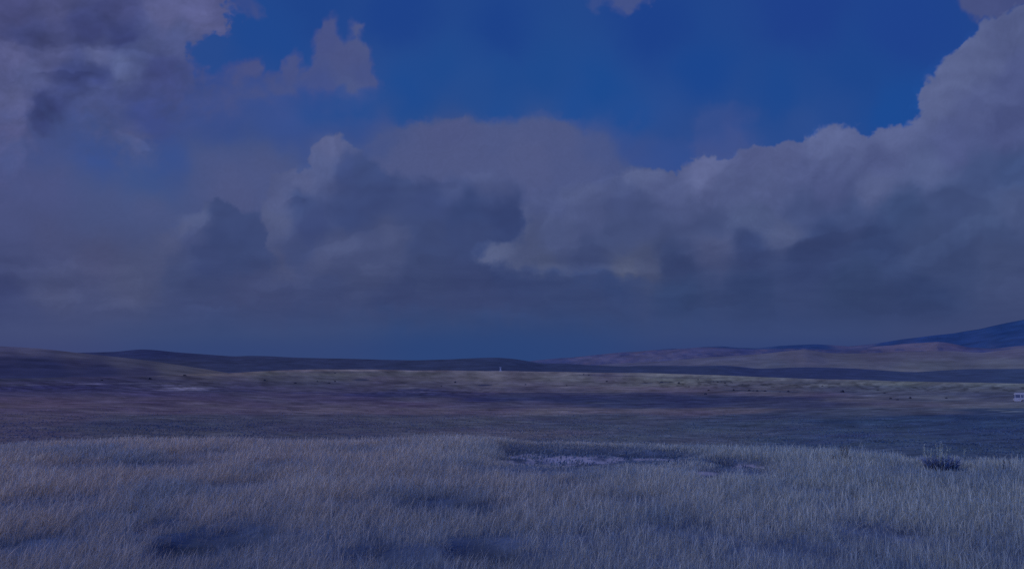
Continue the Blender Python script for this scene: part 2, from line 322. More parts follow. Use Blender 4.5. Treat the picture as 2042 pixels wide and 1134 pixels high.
# hollows with bare pale soil / dark short grass: (photo x, photo y, half width, half height) on the level foreground
def flat_hit(px, py):
    a, s = view_dir(px, py)
    d = EYE / max(-float(s), 1e-3)
    return d * math.sin(a), d * math.cos(a)
SOIL = [(1060,905,46,9),(1130,911,58,9),(1195,907,60,8),(1310,911,56,7),(1492,921,34,6),(1412,942,24,4),(1080,918,76,7)]
HOLLOW = [(1062,896,62,14),(1180,899,90,9),(1300,904,80,7),(1470,920,60,7),(1140,918,130,8),
          (862,1012,66,12),(950,1020,60,10),(430,1078,95,24),(380,1100,70,14),(780,1112,100,16),(960,1100,70,18),(330,1050,40,8),(1010,1120,80,12),(1875,923,44,7)]
FAINT = [(1065,942,95,12),(1450,942,75,10),(400,912,60,8),(150,938,70,9),(330,932,90,8),(650,882,120,5),(1150,975,50,8),(1600,1105,90,22),(1760,1062,70,16),(480,975,60,10),(100,1010,80,12),(1250,1010,60,9),(60,1090,70,16),(700,1010,50,8),(1350,1060,70,10),(560,930,50,6),(1600,980,60,7)]
def hollow_field(x, y, lst, soft=0.35):
    """1 inside, 0 outside, evaluated in world metres"""
    s = np.zeros(np.shape(x))
    wob = 0.35 * fbm(np.asarray(x) * 1.3, np.asarray(y) * 1.3, 4, 71)
    for (px, py, rx, ry) in lst:
        cx, cy = flat_hit(px, py)
        d = math.hypot(cx, cy)
        ax = rx / F * d; ay = ry / F * d * d / EYE
        q = np.sqrt(((x - cx) / ax) ** 2 + ((y - cy) / ay) ** 2) + wob
        s = np.maximum(s, 1 - sstep(1 - soft, 1 + soft, q))
    return s

A2d, R2d = np.meshgrid(GA, gr)
GX = R2d * np.sin(A2d); GY = R2d * np.cos(A2d)
def build_ground():
    aq = np.clip(GA, -math.radians(50), math.radians(50))
    nearz = -0.03 * sstep(1.0, 8.0, GX)
    logr = np.log(gr)
    dk = []; zk = []
    for d, pts in ROWS:
        a, s = view_dir([p[0] for p in pts], [p[1] for p in pts])
        dk.append(d); zk.append(EYE + d * np.interp(aq, a, s))
    dk += [1060, 1500, 3000, 60000]; zk += [zk[-1] - 5, np.full_like(aq, -28.0), np.full_like(aq, -40.0), np.full_like(aq, -60.0)]
    crest = 18.6 - 1.8 * sstep(-0.6, -0.1, aq) - 1.5 * sstep(-0.1, 0.42, aq) + 0.3 * np.sin(aq * 9)
    zk = np.array(zk); dk = np.array(dk)
    Z = np.zeros_like(GX)
    lk = np.log(dk)
    for j in range(len(GA)):
        zn = float(-0.03 * sstep(1.0, 8.0, np.array(14 * math.sin(aq[j]))))
        Z[:, j] = np.interp(logr, np.concatenate([[math.log(crest[j]), math.log(crest[j] + 5)], lk]), np.concatenate([[zn, zn - 0.75], zk[:, j]]))
    k = np.array([1, 4, 6, 4, 1], float); k /= k.sum()
    Zs = Z.copy()
    for _ in range(2):
        Zp = np.pad(Zs, ((2, 2), (0, 0)), mode='edge'); Zs = sum(k[i] * Zp[i:i + len(gr)] for i in range(5))
    Z = np.where(R2d < 9, nearz, Zs)
    w = sstep(7, 10, R2d); Z = nearz * (1 - w) + Zs * w
    amp = 0.03 + 0.0035 * np.clip(R2d - 15, 0, 300)
    Z += amp * fbm(GX * 0.35, GY * 0.35, 4, 5) * (R2d < 40) + (R2d >= 40) * amp * 0.8 * fbm(GX / (4 + R2d / 14), GY / (4 + R2d / 14), 3, 6) * sstep(40, 60, R2d) * (1 - sstep(900, 1300, R2d))
    Z -= 0.09 * hollow_field(GX, GY, HOLLOW) * (R2d < 24)
    return Z
GZ = build_ground()

def ground_z(x, y):
    x = np.asarray(x, float); y = np.asarray(y, float)
    a = np.arctan2(x, y); r = np.hypot(x, y)
    i = np.clip(np.searchsorted(gr, r) - 1, 0, len(gr) - 2); j = np.clip(np.searchsorted(GA, a) - 1, 0, len(GA) - 2)
    fr = np.clip((r - gr[i]) / (gr[i + 1] - gr[i]), 0, 1); fa = np.clip((a - GA[j]) / (GA[j + 1] - GA[j]), 0, 1)
    return (GZ[i, j] * (1 - fr) * (1 - fa) + GZ[i + 1, j] * fr * (1 - fa) + GZ[i, j + 1] * (1 - fr) * fa + GZ[i + 1, j + 1] * fr * fa)

def ground_hit(px, py, d0=20.0):
    """first terrain point along the sight line of a photo point"""
    a, s = view_dir(px, py); a = float(a); s = float(s)
    d = np.geomspace(d0, 1050, 4000)
    z = ground_z(d * math.sin(a), d * math.cos(a))
    k = np.argmax(z >= EYE + s * d) if np.any(z >= EYE + s * d) else int(np.argmin(EYE + s * d - z))
    return d[k] * math.sin(a), d[k] * math.cos(a), float(z[k])

G_PTS = []  # field tones by row, with cloud shade and lit bands mixed into the colour
def grow(y, *pts):
    for p in pts: G_PTS.append((p[0], y) + tuple(p[1:]))
grow(905,(1500,50,62,98),(2042,44,58,96))
grow(880,(1300,58,66,98),(1700,46,60,98),(2000,42,56,96))
grow(866,(0,60,60,92),(300,55,59,88),(600,57,61,92),(1000,66,69,98),(1400,56,66,99),(1700,46,60,98),(2000,42,57,98))
grow(845,(0,58,58,90),(300,50,56,88),(600,54,58,90),(900,58,63,93),(1200,55,63,95),(1500,49,61,96),(1800,41,55,94),(2000,38,54,96))
grow(832,(0,60,58,90),(400,54,58,88),(800,57,61,92),(1200,54,61,93),(1600,46,57,94),(1900,37,53,94))
grow(820,(0,62,60,92),(400,66,64,96),(800,68,66,96),(1100,71,71,101),(1400,68,68,98),(1700,50,59,94),(1850,56,64,96),(2000,40,54,94))
grow(806,(0,66,62,92),(400,62,60,92),(800,62,60,94),(1000,56,58,94),(1300,43,51,91),(1600,43,49,88),(1800,62,66,98),(1950,70,76,104),(2030,64,72,104))
grow(796,(0,62,58,92),(300,60,58,92),(600,58,58,94),(850,56,57,92),(1000,39,45,88),(1200,37,45,86),(1450,39,47,88),(1600,46,52,90),(1700,66,70,100),(1900,66,72,104),(2000,60,68,100))
grow(786,(0,52,52,90),(300,54,54,94),(600,56,56,92),(850,42,46,90),(950,50,52,92),(1050,46,50,88),(1250,48,52,88),(1400,60,62,96),(1600,66,68,100),(1800,62,68,102),(2000,58,66,102))
grow(776,(0,44,46,92),(150,44,46,88),(280,50,52,92),(450,52,54,92),(600,54,56,92),(800,56,58,92),(1000,64,66,98),(1300,72,72,102),(1500,64,66,96),(1700,62,70,102),(2000,66,74,104))
grow(765,(0,46,48,84),(200,42,44,84),(400,52,54,86),(600,54,58,90),(800,58,60,90),(1000,68,70,98),(1300,74,78,102),(1500,66,70,98),(1700,72,80,104),(2042,74,84,110))
grow(755,(0,42,46,80),(250,44,46,82),(400,60,62,90),(600,58,62,88),(800,64,66,92),(1000,72,74,98),(1200,76,80,104),(1400,76,82,106),(1700,74,82,108),(2000,76,86,110))
grow(745,(300,56,58,84),(450,72,72,94),(600,66,70,92),(800,68,72,94),(1000,76,78,104),(1300,80,84,110),(1500,80,86,110))
grow(738,(500,74,74,96),(620,80,80,106),(900,78,80,108),(1000,80,82,112))

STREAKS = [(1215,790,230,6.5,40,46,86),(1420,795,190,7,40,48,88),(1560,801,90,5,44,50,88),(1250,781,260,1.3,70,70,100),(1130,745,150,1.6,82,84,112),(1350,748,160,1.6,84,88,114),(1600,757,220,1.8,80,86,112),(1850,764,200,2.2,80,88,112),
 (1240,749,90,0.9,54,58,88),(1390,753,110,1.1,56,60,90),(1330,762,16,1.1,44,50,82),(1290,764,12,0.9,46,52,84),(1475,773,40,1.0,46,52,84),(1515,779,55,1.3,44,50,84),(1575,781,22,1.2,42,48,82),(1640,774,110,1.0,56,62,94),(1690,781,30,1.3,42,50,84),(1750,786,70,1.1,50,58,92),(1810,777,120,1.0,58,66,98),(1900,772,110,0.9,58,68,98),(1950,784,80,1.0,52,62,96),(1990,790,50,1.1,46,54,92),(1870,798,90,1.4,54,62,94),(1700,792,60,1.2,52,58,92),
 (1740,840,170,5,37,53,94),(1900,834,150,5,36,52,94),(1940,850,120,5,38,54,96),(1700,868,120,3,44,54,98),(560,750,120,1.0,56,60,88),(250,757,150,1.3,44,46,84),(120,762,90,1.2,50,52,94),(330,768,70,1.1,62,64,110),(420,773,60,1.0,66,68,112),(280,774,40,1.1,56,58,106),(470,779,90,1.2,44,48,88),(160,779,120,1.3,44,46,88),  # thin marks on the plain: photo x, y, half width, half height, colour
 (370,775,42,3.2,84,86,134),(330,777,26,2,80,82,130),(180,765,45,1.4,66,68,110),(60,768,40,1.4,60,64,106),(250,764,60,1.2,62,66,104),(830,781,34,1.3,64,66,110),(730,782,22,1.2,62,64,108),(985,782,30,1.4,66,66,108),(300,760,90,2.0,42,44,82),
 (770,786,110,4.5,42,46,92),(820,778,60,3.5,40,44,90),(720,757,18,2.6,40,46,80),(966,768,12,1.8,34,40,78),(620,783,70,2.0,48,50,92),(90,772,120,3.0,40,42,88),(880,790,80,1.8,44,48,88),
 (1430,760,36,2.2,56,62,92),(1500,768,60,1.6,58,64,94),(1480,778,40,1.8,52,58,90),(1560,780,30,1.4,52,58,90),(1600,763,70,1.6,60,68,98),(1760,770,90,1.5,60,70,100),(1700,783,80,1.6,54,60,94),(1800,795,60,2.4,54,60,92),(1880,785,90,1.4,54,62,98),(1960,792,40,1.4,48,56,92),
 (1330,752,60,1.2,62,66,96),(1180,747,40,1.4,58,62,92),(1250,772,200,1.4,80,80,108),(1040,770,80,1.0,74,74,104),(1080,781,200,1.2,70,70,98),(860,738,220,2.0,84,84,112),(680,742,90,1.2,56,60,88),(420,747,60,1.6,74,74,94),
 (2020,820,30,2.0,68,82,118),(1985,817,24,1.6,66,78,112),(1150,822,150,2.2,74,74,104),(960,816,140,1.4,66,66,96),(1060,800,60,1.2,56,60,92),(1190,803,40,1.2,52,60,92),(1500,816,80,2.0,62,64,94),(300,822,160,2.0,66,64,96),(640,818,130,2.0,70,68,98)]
def ground_colours():
    X, Y, Z = GX, GY, GZ
    u, v = to_photo(X, Y, Z)
    front = (Y > 3)
    uc = np.where(front, np.clip(u, -400, 2450), 1000); vc = np.where(front, np.clip(v, 700, 950), 950)
    n = fbm(X / (3 + R2d / 7), Y / (3 + R2d / 16), 4, 41)
    T = idw(G_PTS, uc + 40 * n, vc + 1.6 * n, sx=0.055, sy=1.0, soft=2.0, power=2.8)
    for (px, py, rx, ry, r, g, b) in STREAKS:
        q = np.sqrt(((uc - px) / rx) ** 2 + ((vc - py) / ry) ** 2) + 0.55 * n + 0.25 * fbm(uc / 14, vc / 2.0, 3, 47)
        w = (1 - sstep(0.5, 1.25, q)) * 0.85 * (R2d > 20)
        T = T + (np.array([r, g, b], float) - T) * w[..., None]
    alb = lin(T) / LUM
    st = fbm(X / (1.2 + R2d / 24), Y / (1.5 + R2d / 40), 4, 43)
    alb = alb * (1 + 0.22 * st[..., None])
    sk = fbm(X / (0.6 + R2d / 22), Y / (0.6 + R2d / 70), 6, 143, 0.68)
    sk2 = fbm(X / (0.4 + R2d / 48), Y / (0.4 + R2d / 110), 4, 147, 0.7)
    alb = alb * np.clip(1 + (0.42 * sk + 0.28 * sk2) * sstep(18, 40, R2d), 0.45, 1.7)[..., None]
    hue = fbm(X / (1 + R2d / 12), Y / (1 + R2d / 24), 4, 153)
    alb = alb * (1 + 0.30 * hue[..., None] * np.array([0.8, 1.0, 0.35]) * sstep(18, 40, R2d)[..., None])
    # scrubby, eroded strips
    zone = np.maximum(np.exp(-((vc - 763 - 0.018 * (uc - 1300)) / 9.0) ** 2) * sstep(1080, 1380, uc), np.exp(-((vc - 772) / 12.0) ** 2) * sstep(700, 300, uc) * 0.8)
    zone = np.maximum(zone, np.exp(-((vc - 782) / 8.0) ** 2) * sstep(640, 760, uc) * sstep(1120, 940, uc) * 0.8)
    scrub = sstep(0.04, 0.32, fbm(X / (0.5 + R2d / 85), Y / (0.5 + R2d / 90), 5, 151, 0.66) + 0.25 * sk) * zone * (R2d > 60)
    alb = alb * (1 - 0.50 * scrub)[..., None]
    pale = sstep(0.30, 0.6, fbm(X / (0.5 + R2d / 30), Y / (0.5 + R2d / 60), 5, 157, 0.6)) * (R2d > 60) * (1 - scrub)
    alb = alb * (1 + 0.22 * pale)[..., None]
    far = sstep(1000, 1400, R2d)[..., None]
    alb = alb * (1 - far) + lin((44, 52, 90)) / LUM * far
    alb = alb * np.array([1.05, 1.02, 0.93])
    # foreground floor below the grass
    soil = hollow_field(X, Y, SOIL, 0.45) * (R2d < 24)
    hol = hollow_field(X, Y, HOLLOW, 0.5) * (R2d < 24)
    fl = np.broadcast_to(np.array([0.085, 0.12, 0.17]), alb.shape) * (1 + 0.5 * fbm(X * 2, Y * 2, 4, 44))[..., None]
    fl = fl * (1 - 0.35 * hol[..., None])
    sp = np.clip(soil * (0.80 + 0.8 * fbm(X * 3.1, Y * 3.1, 4, 45)), 0, 1)
    fl = fl + (np.array([0.26, 0.27, 0.31]) - fl) * sstep(0.35, 0.7, sp)[..., None]
    nw = (1 - sstep(15, 19, R2d))[..., None]
    return np.clip(alb * (1 - nw) + fl * nw, 0.01, 0.8)

def earth_material(name, scale_small, bump):
    m, nt, out = new_mat(name)
    b = nt.nodes.new('ShaderNodeBsdfPrincipled'); b.inputs['Roughness'].default_value = 0.95
    b.inputs['Specular IOR Level'].default_value = 0.05
    at = nt.nodes.new('ShaderNodeAttribute'); at.attribute_name = 'tint'
    tc = nt.nodes.new('ShaderNodeNewGeometry')
    no = nt.nodes.new('ShaderNodeTexNoise'); no.inputs['Scale'].default_value = scale_small; no.inputs['Detail'].default_value = 7; no.inputs['Roughness'].default_value = 0.65
    nt.links.new(tc.outputs['Position'], no.inputs['Vector'])
    mr = nt.nodes.new('ShaderNodeMapRange'); mr.inputs['From Min'].default_value = 0.3; mr.inputs['From Max'].default_value = 0.7; mr.inputs['To Min'].default_value = 0.72; mr.inputs['To Max'].default_value = 1.28
    nt.links.new(no.outputs[0], mr.inputs['Value'])
    mx = nt.nodes.new('ShaderNodeMixRGB'); mx.blend_type = 'MULTIPLY'; mx.inputs[0].default_value = 1
    nt.links.new(at.outputs['Color'], mx.inputs[1]); nt.links.new(mr.outputs[0], mx.inputs[2])
    nt.links.new(mx.outputs[0], b.inputs['Base Color'])
    if bump:
        bp = nt.nodes.new('ShaderNodeBump'); bp.inputs['Strength'].default_value = bump; bp.inputs['Distance'].default_value = 0.05
        nt.links.new(no.outputs[0], bp.inputs['Height']); nt.links.new(bp.outputs[0], b.inputs['Normal'])
    nt.links.new(b.outputs[0], out.inputs[0])
    return m
gm = earth_material('ground_earth', 1.7, 0.4)
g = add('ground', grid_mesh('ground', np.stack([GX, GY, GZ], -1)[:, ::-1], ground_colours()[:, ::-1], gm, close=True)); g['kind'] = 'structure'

# ---------------------------------------------------------------- hills
def hill_sheet(name, ridge, d_base, d_ridge, zbase, colour_fn, px_range, rough, seed, rows=46, cols=700, power=1.0, mat=None):
    px = np.linspace(px_range[0], px_range[1], cols)
    ry = np.interp(px, [p[0] for p in ridge], [p[1] for p in ridge])
    k = np.hanning(9); k /= k.sum()
    ry = np.convolve(np.pad(ry, 4, mode='edge'), k, 'valid')
    a, s = view_dir(px, ry)
    zr = EYE + s * d_ridge
    t = np.concatenate([np.linspace(0, 1, rows), np.linspace(1.06, 1.7, 10)])
    T, Aa = np.meshgrid(t, a, indexing='ij')
    ZR = np.broadcast_to(zr, T.shape)
    D = d_base + (d_ridge - d_base) * T
    prof = np.where(T <= 1, np.clip(T, 0, 1) ** power, 1 - (T - 1) * 1.2)
    X = D * np.sin(Aa); Y = D * np.cos(Aa)
    h = zbase + (ZR - zbase) * prof
    L = (d_ridge - d_base)
    nz = fbm(Aa * d_ridge / (L * 0.45), D / (L * 0.9), 5, seed, 0.55)
    h = h + rough * nz * np.clip(T * (1.0 - np.clip(T, 0, 1)) * 4, 0, 1)
    u, v = to_photo(X, Y, h)
    cc = np.clip(lin(colour_fn(u, v, T, nz)) / LUM, 0.01, 0.8)
    o = add(name, grid_mesh(name, np.stack([X, Y, h], -1), cc, mat)); o['kind'] = 'structure'
    return o
hm = earth_material('hill_earth', 0.02, 0.0)
hm2 = earth_material('far_hill_earth', 0.004, 0.0)  # distance haze on the far sheets is a blue tint in their vertex colours

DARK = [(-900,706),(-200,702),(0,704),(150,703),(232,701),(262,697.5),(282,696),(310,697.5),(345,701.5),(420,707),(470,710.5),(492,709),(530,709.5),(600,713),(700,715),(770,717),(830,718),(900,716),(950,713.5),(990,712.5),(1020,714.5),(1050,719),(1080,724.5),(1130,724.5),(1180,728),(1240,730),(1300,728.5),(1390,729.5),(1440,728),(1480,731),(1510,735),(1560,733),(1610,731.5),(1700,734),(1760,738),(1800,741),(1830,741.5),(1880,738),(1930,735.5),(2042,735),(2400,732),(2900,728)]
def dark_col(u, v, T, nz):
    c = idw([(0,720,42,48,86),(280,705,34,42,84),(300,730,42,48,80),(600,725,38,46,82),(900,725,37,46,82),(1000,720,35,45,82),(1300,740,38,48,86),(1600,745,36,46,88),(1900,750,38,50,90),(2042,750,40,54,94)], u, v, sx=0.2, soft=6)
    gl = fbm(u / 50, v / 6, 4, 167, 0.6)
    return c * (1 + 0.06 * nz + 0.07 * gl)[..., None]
hill_sheet('hills', DARK, 1300, 2300, -34, dark_col, (-900, 2900), 5, 81, mat=hm)  # cloud shadow over these hills is put into their dark colour

LEFT = [(-1200,676),(-500,680),(-150,685),(0,690),(40,692),(80,694.5),(120,699),(180,706),(250,713),(320,722),(380,731),(430,739),(470,746),(520,760)]
def left_col(u, v, T, nz):  # sunlit ridge and cloud-shaded lower slope are painted into the colour
    v = v + 2.5 * fbm(u / 60, v / 8, 4, 171)
    c = idw([(0,693,62,64,100),(60,700,64,66,98),(0,705,58,60,94),(150,710,60,62,90),(250,722,60,62,88),(350,735,66,68,90),(430,743,72,72,92),(150,724,44,46,80),(0,716,38,42,78),(60,722,36,41,78),(100,730,35,40,77),(0,735,34,39,77),(200,738,38,42,78),(280,746,46,48,80),(100,750,37,42,80),(0,755,38,43,80)], u, v, sx=0.35, soft=4, power=2)
    return c * (1 + 0.12 * nz)[..., None]
hill_sheet('hills', LEFT, 760, 1150, -7, left_col, (-1200, 520), 2.5, 83, cols=520, mat=hm)

PINK = [(900,733),(1040,722),(1070,718),(1110,714),(1140,712.5),(1160,710.5),(1185,707.5),(1200,706),(1225,703.5),(1240,702),(1270,701),(1300,698),(1330,697.5),(1350,695.5),(1400,692),(1450,694),(1500,696),(1560,695),(1600,694),(1660,697),(1720,694),(1750,690),(1780,688),(1810,684.5),(1840,683),(1870,681),(1890,683),(1905,686),(1930,692),(1980,695),(2042,688),(2150,682),(2900,676)]
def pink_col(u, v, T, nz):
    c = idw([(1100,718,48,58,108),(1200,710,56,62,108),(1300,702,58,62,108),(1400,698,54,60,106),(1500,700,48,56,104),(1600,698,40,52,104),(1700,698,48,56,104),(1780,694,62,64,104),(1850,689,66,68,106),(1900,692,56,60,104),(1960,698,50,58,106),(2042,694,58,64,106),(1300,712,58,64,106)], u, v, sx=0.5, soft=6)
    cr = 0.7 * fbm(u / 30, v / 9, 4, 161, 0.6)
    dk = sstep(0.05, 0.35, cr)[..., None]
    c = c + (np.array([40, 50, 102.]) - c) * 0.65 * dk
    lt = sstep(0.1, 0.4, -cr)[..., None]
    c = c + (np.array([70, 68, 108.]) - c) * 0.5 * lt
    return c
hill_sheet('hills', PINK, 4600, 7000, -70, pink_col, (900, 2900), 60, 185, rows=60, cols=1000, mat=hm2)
TAN = [(880,745),(1100,735),(1180,729),(1230,724),(1300,721),(1370,716),(1420,711.5),(1470,709),(1520,705),(1570,699.5),(1605,696.5),(1625,699),(1645,703),(1690,704.5),(1790,702),(1850,700),(1900,699.5),(1930,701.5),(1960,703),(2000,698),(2042,693),(2300,688),(2900,680)]
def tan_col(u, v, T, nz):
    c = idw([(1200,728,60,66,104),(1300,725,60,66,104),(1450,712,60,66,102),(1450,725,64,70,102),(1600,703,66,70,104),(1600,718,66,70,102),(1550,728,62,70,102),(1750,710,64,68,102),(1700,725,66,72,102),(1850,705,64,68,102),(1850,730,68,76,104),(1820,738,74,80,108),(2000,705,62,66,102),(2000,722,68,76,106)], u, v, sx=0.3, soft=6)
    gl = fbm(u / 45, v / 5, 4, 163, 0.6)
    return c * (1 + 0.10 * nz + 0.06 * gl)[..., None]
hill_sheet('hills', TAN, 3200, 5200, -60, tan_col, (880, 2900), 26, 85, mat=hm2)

BLUE = [(1180,722),(1290,699),(1340,694.5),(1370,695.5),(1400,691.5),(1440,690),(1470,693),(1510,694),(1550,689.5),(1590,687.5),(1625,686),(1660,688),(1695,690),(1740,685.5),(1770,681),(1800,676),(1835,672),(1860,668.5),(1900,664.5),(1925,660),(1955,655.5),(1980,649.5),(2010,643),(2042,637),(2200,610),(2500,585),(2900,600)]
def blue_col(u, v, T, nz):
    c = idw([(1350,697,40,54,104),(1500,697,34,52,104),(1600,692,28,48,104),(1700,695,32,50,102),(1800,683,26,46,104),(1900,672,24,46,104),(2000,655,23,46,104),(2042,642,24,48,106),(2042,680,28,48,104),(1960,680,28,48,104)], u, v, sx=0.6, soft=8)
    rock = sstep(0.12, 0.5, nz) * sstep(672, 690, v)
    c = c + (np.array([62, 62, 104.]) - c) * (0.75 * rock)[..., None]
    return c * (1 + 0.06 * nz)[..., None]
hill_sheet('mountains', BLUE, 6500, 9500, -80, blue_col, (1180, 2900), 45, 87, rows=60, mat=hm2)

# ---------------------------------------------------------------- grass
def leaf_material(name, trans=0.35):
    m, nt, out = new_mat(name)
    at = nt.nodes.new('ShaderNodeAttribute'); at.attribute_name = 'tint'
    d = nt.nodes.new('ShaderNodeBsdfDiffuse'); t = nt.nodes.new('ShaderNodeBsdfTranslucent'); mx = nt.nodes.new('ShaderNodeMixShader')
    mx.inputs[0].default_value = trans
    geo = nt.nodes.new('ShaderNodeNewGeometry'); no = nt.nodes.new('ShaderNodeTexNoise'); no.inputs['Scale'].default_value = 9; no.inputs['Detail'].default_value = 4
    nt.links.new(geo.outputs['Position'], no.inputs['Vector'])
    mr = nt.nodes.new('ShaderNodeMapRange'); mr.inputs['To Min'].default_value = 0.88; mr.inputs['To Max'].default_value = 1.12
    nt.links.new(no.outputs[0], mr.inputs['Value'])
    mul = nt.nodes.new('ShaderNodeMixRGB'); mul.blend_type = 'MULTIPLY'; mul.inputs[0].default_value = 1
    nt.links.new(at.outputs['Color'], mul.inputs[1]); nt.links.new(mr.outputs[0], mul.inputs[2])
    for s in (d, t): nt.links.new(mul.outputs[0], s.inputs[0])
    nt.links.new(d.outputs[0], mx.inputs[1]); nt.links.new(t.outputs[0], mx.inputs[2]); nt.links.new(mx.outputs[0], out.inputs[0])
    return m
grass_mat = leaf_material('dry_grass', 0.45)

def blades_mesh(name, base, h, lean_dir, lean, width, col_root, col_tip, profile, mat, face=None, levels=4, rng=RNG):
    """ribbon blades: base (n,3), height, lean direction, lean 0..1, width, colours (n,3), width profile (n,levels)"""
    n = len(h)
    t = np.linspace(0, 1, levels)
    if face is None: face = rng.uniform(0, 2 * np.pi, n)
    wx = np.cos(face) * width * 0.5; wy = np.sin(face) * width * 0.5
    V = np.empty((n, levels, 2, 3), np.float32); C = np.ones((n, levels, 2, 4), np.float32)
    for i, ti in enumerate(t):
        out_ = lean * h * ti ** 1.8
        up = h * (ti - 0.42 * lean * ti ** 2.2)
        cx = base[:, 0] + np.cos(lean_dir) * out_; cy = base[:, 1] + np.sin(lean_dir) * out_; cz = base[:, 2] + up
        for s in (0, 1):
            sg = 1 if s else -1
            V[:, i, s, 0] = cx + sg * wx * profile[:, i]; V[:, i, s, 1] = cy + sg * wy * profile[:, i]; V[:, i, s, 2] = cz
            C[:, i, s, :3] = col_root + (col_tip - col_root) * (ti ** 0.8)
    b = (np.arange(n) * levels * 2)[:, None, None]; k = (np.arange(levels - 1) * 2)[None, :, None]
    q = (b + k + np.array([0, 1, 3, 2])[None, None, :]).reshape(-1)
    me = bpy.data.meshes.new(name)
    me.vertices.add(n * levels * 2); me.vertices.foreach_set('co', V.reshape(-1))
    nf = q.size // 4
    me.loops.add(q.size); me.polygons.add(nf)
    me.loops.foreach_set('vertex_index', q.astype(np.int32)); me.polygons.foreach_set('loop_start', np.arange(0, nf * 4, 4, dtype=np.int32))
    me.polygons.foreach_set('use_smooth', np.ones(nf, bool))
    a = me.attributes.new('tint', 'FLOAT_COLOR', 'POINT'); a.data.foreach_set('color', C.reshape(-1))
    me.update()
    me.materials.append(mat)
    return me

def tone(x, y):
    """straw colour of the near grass: russet on the left, greyer green on the right, in drifting patches"""
    w = sstep(-6, 7, x + 2.0 * fbm(x * 0.25, y * 0.25, 3, 91))[..., None]
    c = np.array([0.565, 0.475, 0.355]) * (1 - w) + np.array([0.465, 0.50, 0.40]) * w
    p = fbm(x * 0.55, y * 0.4, 4, 93)
    green = sstep(0.02, 0.5, -p)[..., None]
    c = c * (1 + 0.16 * p[..., None])
    return c + (np.array([0.26, 0.34, 0.36]) - c) * 0.5 * green

def tall_grass():
    N = 205000
    d = np.sqrt(RNG.uniform(3.6 ** 2, 28.0 ** 2, N)); a = RNG.uniform(-math.radians(50), math.radians(50), N)
    k0 = RNG.random(N) < 1 - 0.93 * sstep(15.0, 27.0, d)
    d, a = d[k0], a[k0]; N = len(d)
    x = d * np.sin(a); y = d * np.cos(a)
    hol = hollow_field(x, y, HOLLOW, 0.5); soil = hollow_field(x, y, SOIL, 0.5); fa = hollow_field(x, y, FAINT, 0.6)
    patch = fbm(x * 0.9, y * 0.9, 4, 95)
    keep = RNG.random(N) < (1 - 0.50 * hol) * (1 - 0.95 * soil) * (1 - 0.5 * fa) * np.clip(0.95 + 0.7 * patch, 0.35, 1)
    x, y, hol, fa, patch = x[keep], y[keep], hol[keep], fa[keep], patch[keep]
    # the trampled rim on the near side of each hollow
    rim = np.zeros(len(x))
    for k in (0.35, 0.7, 1.05, 1.4, 1.75):
        r = np.hypot(x, y); f = 1 + k / r
        rim = np.maximum(rim, (1 - 0.35 * k) * hollow_field(x * f, y * f, SOIL + HOLLOW[:5] + HOLLOW[-1:], 0.5))
    nb = 8; n = len(x) * nb
    X = np.repeat(x, nb) + RNG.normal(0, 0.045, n); Y = np.repeat(y, nb) + RNG.normal(0, 0.045, n)
    HOL = np.repeat(hol, nb); RIM = np.repeat(rim, nb); FA = np.repeat(fa, nb); PA = np.repeat(patch, nb)
    D = np.hypot(X, Y)
    big = fbm(X * 0.3, Y * 0.3, 3, 97)
    h = (0.195 + 0.035 * big + 0.03 * PA) * RNG.uniform(0.5, 1.25, n) * (1 - 0.45 * sstep(15, 26, D)) * (1 - 0.62 * HOL) * (1 - 0.45 * FA) * (1 - 0.82 * RIM)
    edge = sstep(10.5, 13.5, D) * sstep(-1.5, 1.5, X) * (1 - sstep(3.0, 5.5, X))
    h *= 1 - 0.5 * edge
    h *= RNG.uniform(0.85, 1.0, n)
    stem = RNG.random(n) < 0.16
    h = np.where(stem, h * 1.25, h)
    tall = (RNG.random(n) < 0.03) & (D > 10) & (X > 1.5) & (HOL < 0.3)
    h = np.where(tall, h * RNG.uniform(1.15, 1.6, n), h)
    wind = 0.35 + 0.5 * fbm(X * 0.4, Y * 0.4, 3, 99)
    ld = np.where(RNG.random(n) < 0.46, wind + RNG.normal(0, 0.85, n), RNG.uniform(0, 2 * np.pi, n))
    lean = np.clip(RNG.normal(0.46 - 0.14 * sstep(-3, 5, X), 0.24, n), 0.05, 0.98)
    flat = RNG.random(n) < 0.10
    lean = np.where(flat, RNG.uniform(0.85, 1.3, n), lean)
    h = h * (0.80 + 0.20 * sstep(6.0, 10.0, D))
    lean = np.where(stem, lean * 0.75, lean)
    w = np.maximum(0.0022, 0.00038 * D) * RNG.uniform(0.7, 1.3, n)
    prof = np.tile(np.array([1.0, 0.95, 0.7, 0.15]), (n, 1)); prof[stem] = np.array([0.5, 0.5, 1.25, 0.35])
    tip = tone(X, Y) * RNG.uniform(0.8, 1.2, n)[:, None]
    tip = tip * (1 + 0.28 * stem[:, None])
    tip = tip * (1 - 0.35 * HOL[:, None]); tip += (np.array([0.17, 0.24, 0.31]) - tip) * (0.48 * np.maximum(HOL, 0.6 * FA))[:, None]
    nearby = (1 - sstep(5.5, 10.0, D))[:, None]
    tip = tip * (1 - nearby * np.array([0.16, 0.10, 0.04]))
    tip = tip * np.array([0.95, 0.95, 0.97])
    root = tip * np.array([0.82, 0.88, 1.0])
    z = ground_z(X, Y) - 0.01
    face = RNG.normal(0, 0.7, n)
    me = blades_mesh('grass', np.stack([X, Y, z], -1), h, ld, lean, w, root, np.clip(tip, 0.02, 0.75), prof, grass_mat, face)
    o = add('grass', me)
    tag(o, 'tall dry straw coloured grass covering the whole foreground rise', 'grass', kind='stuff')
tall_grass()

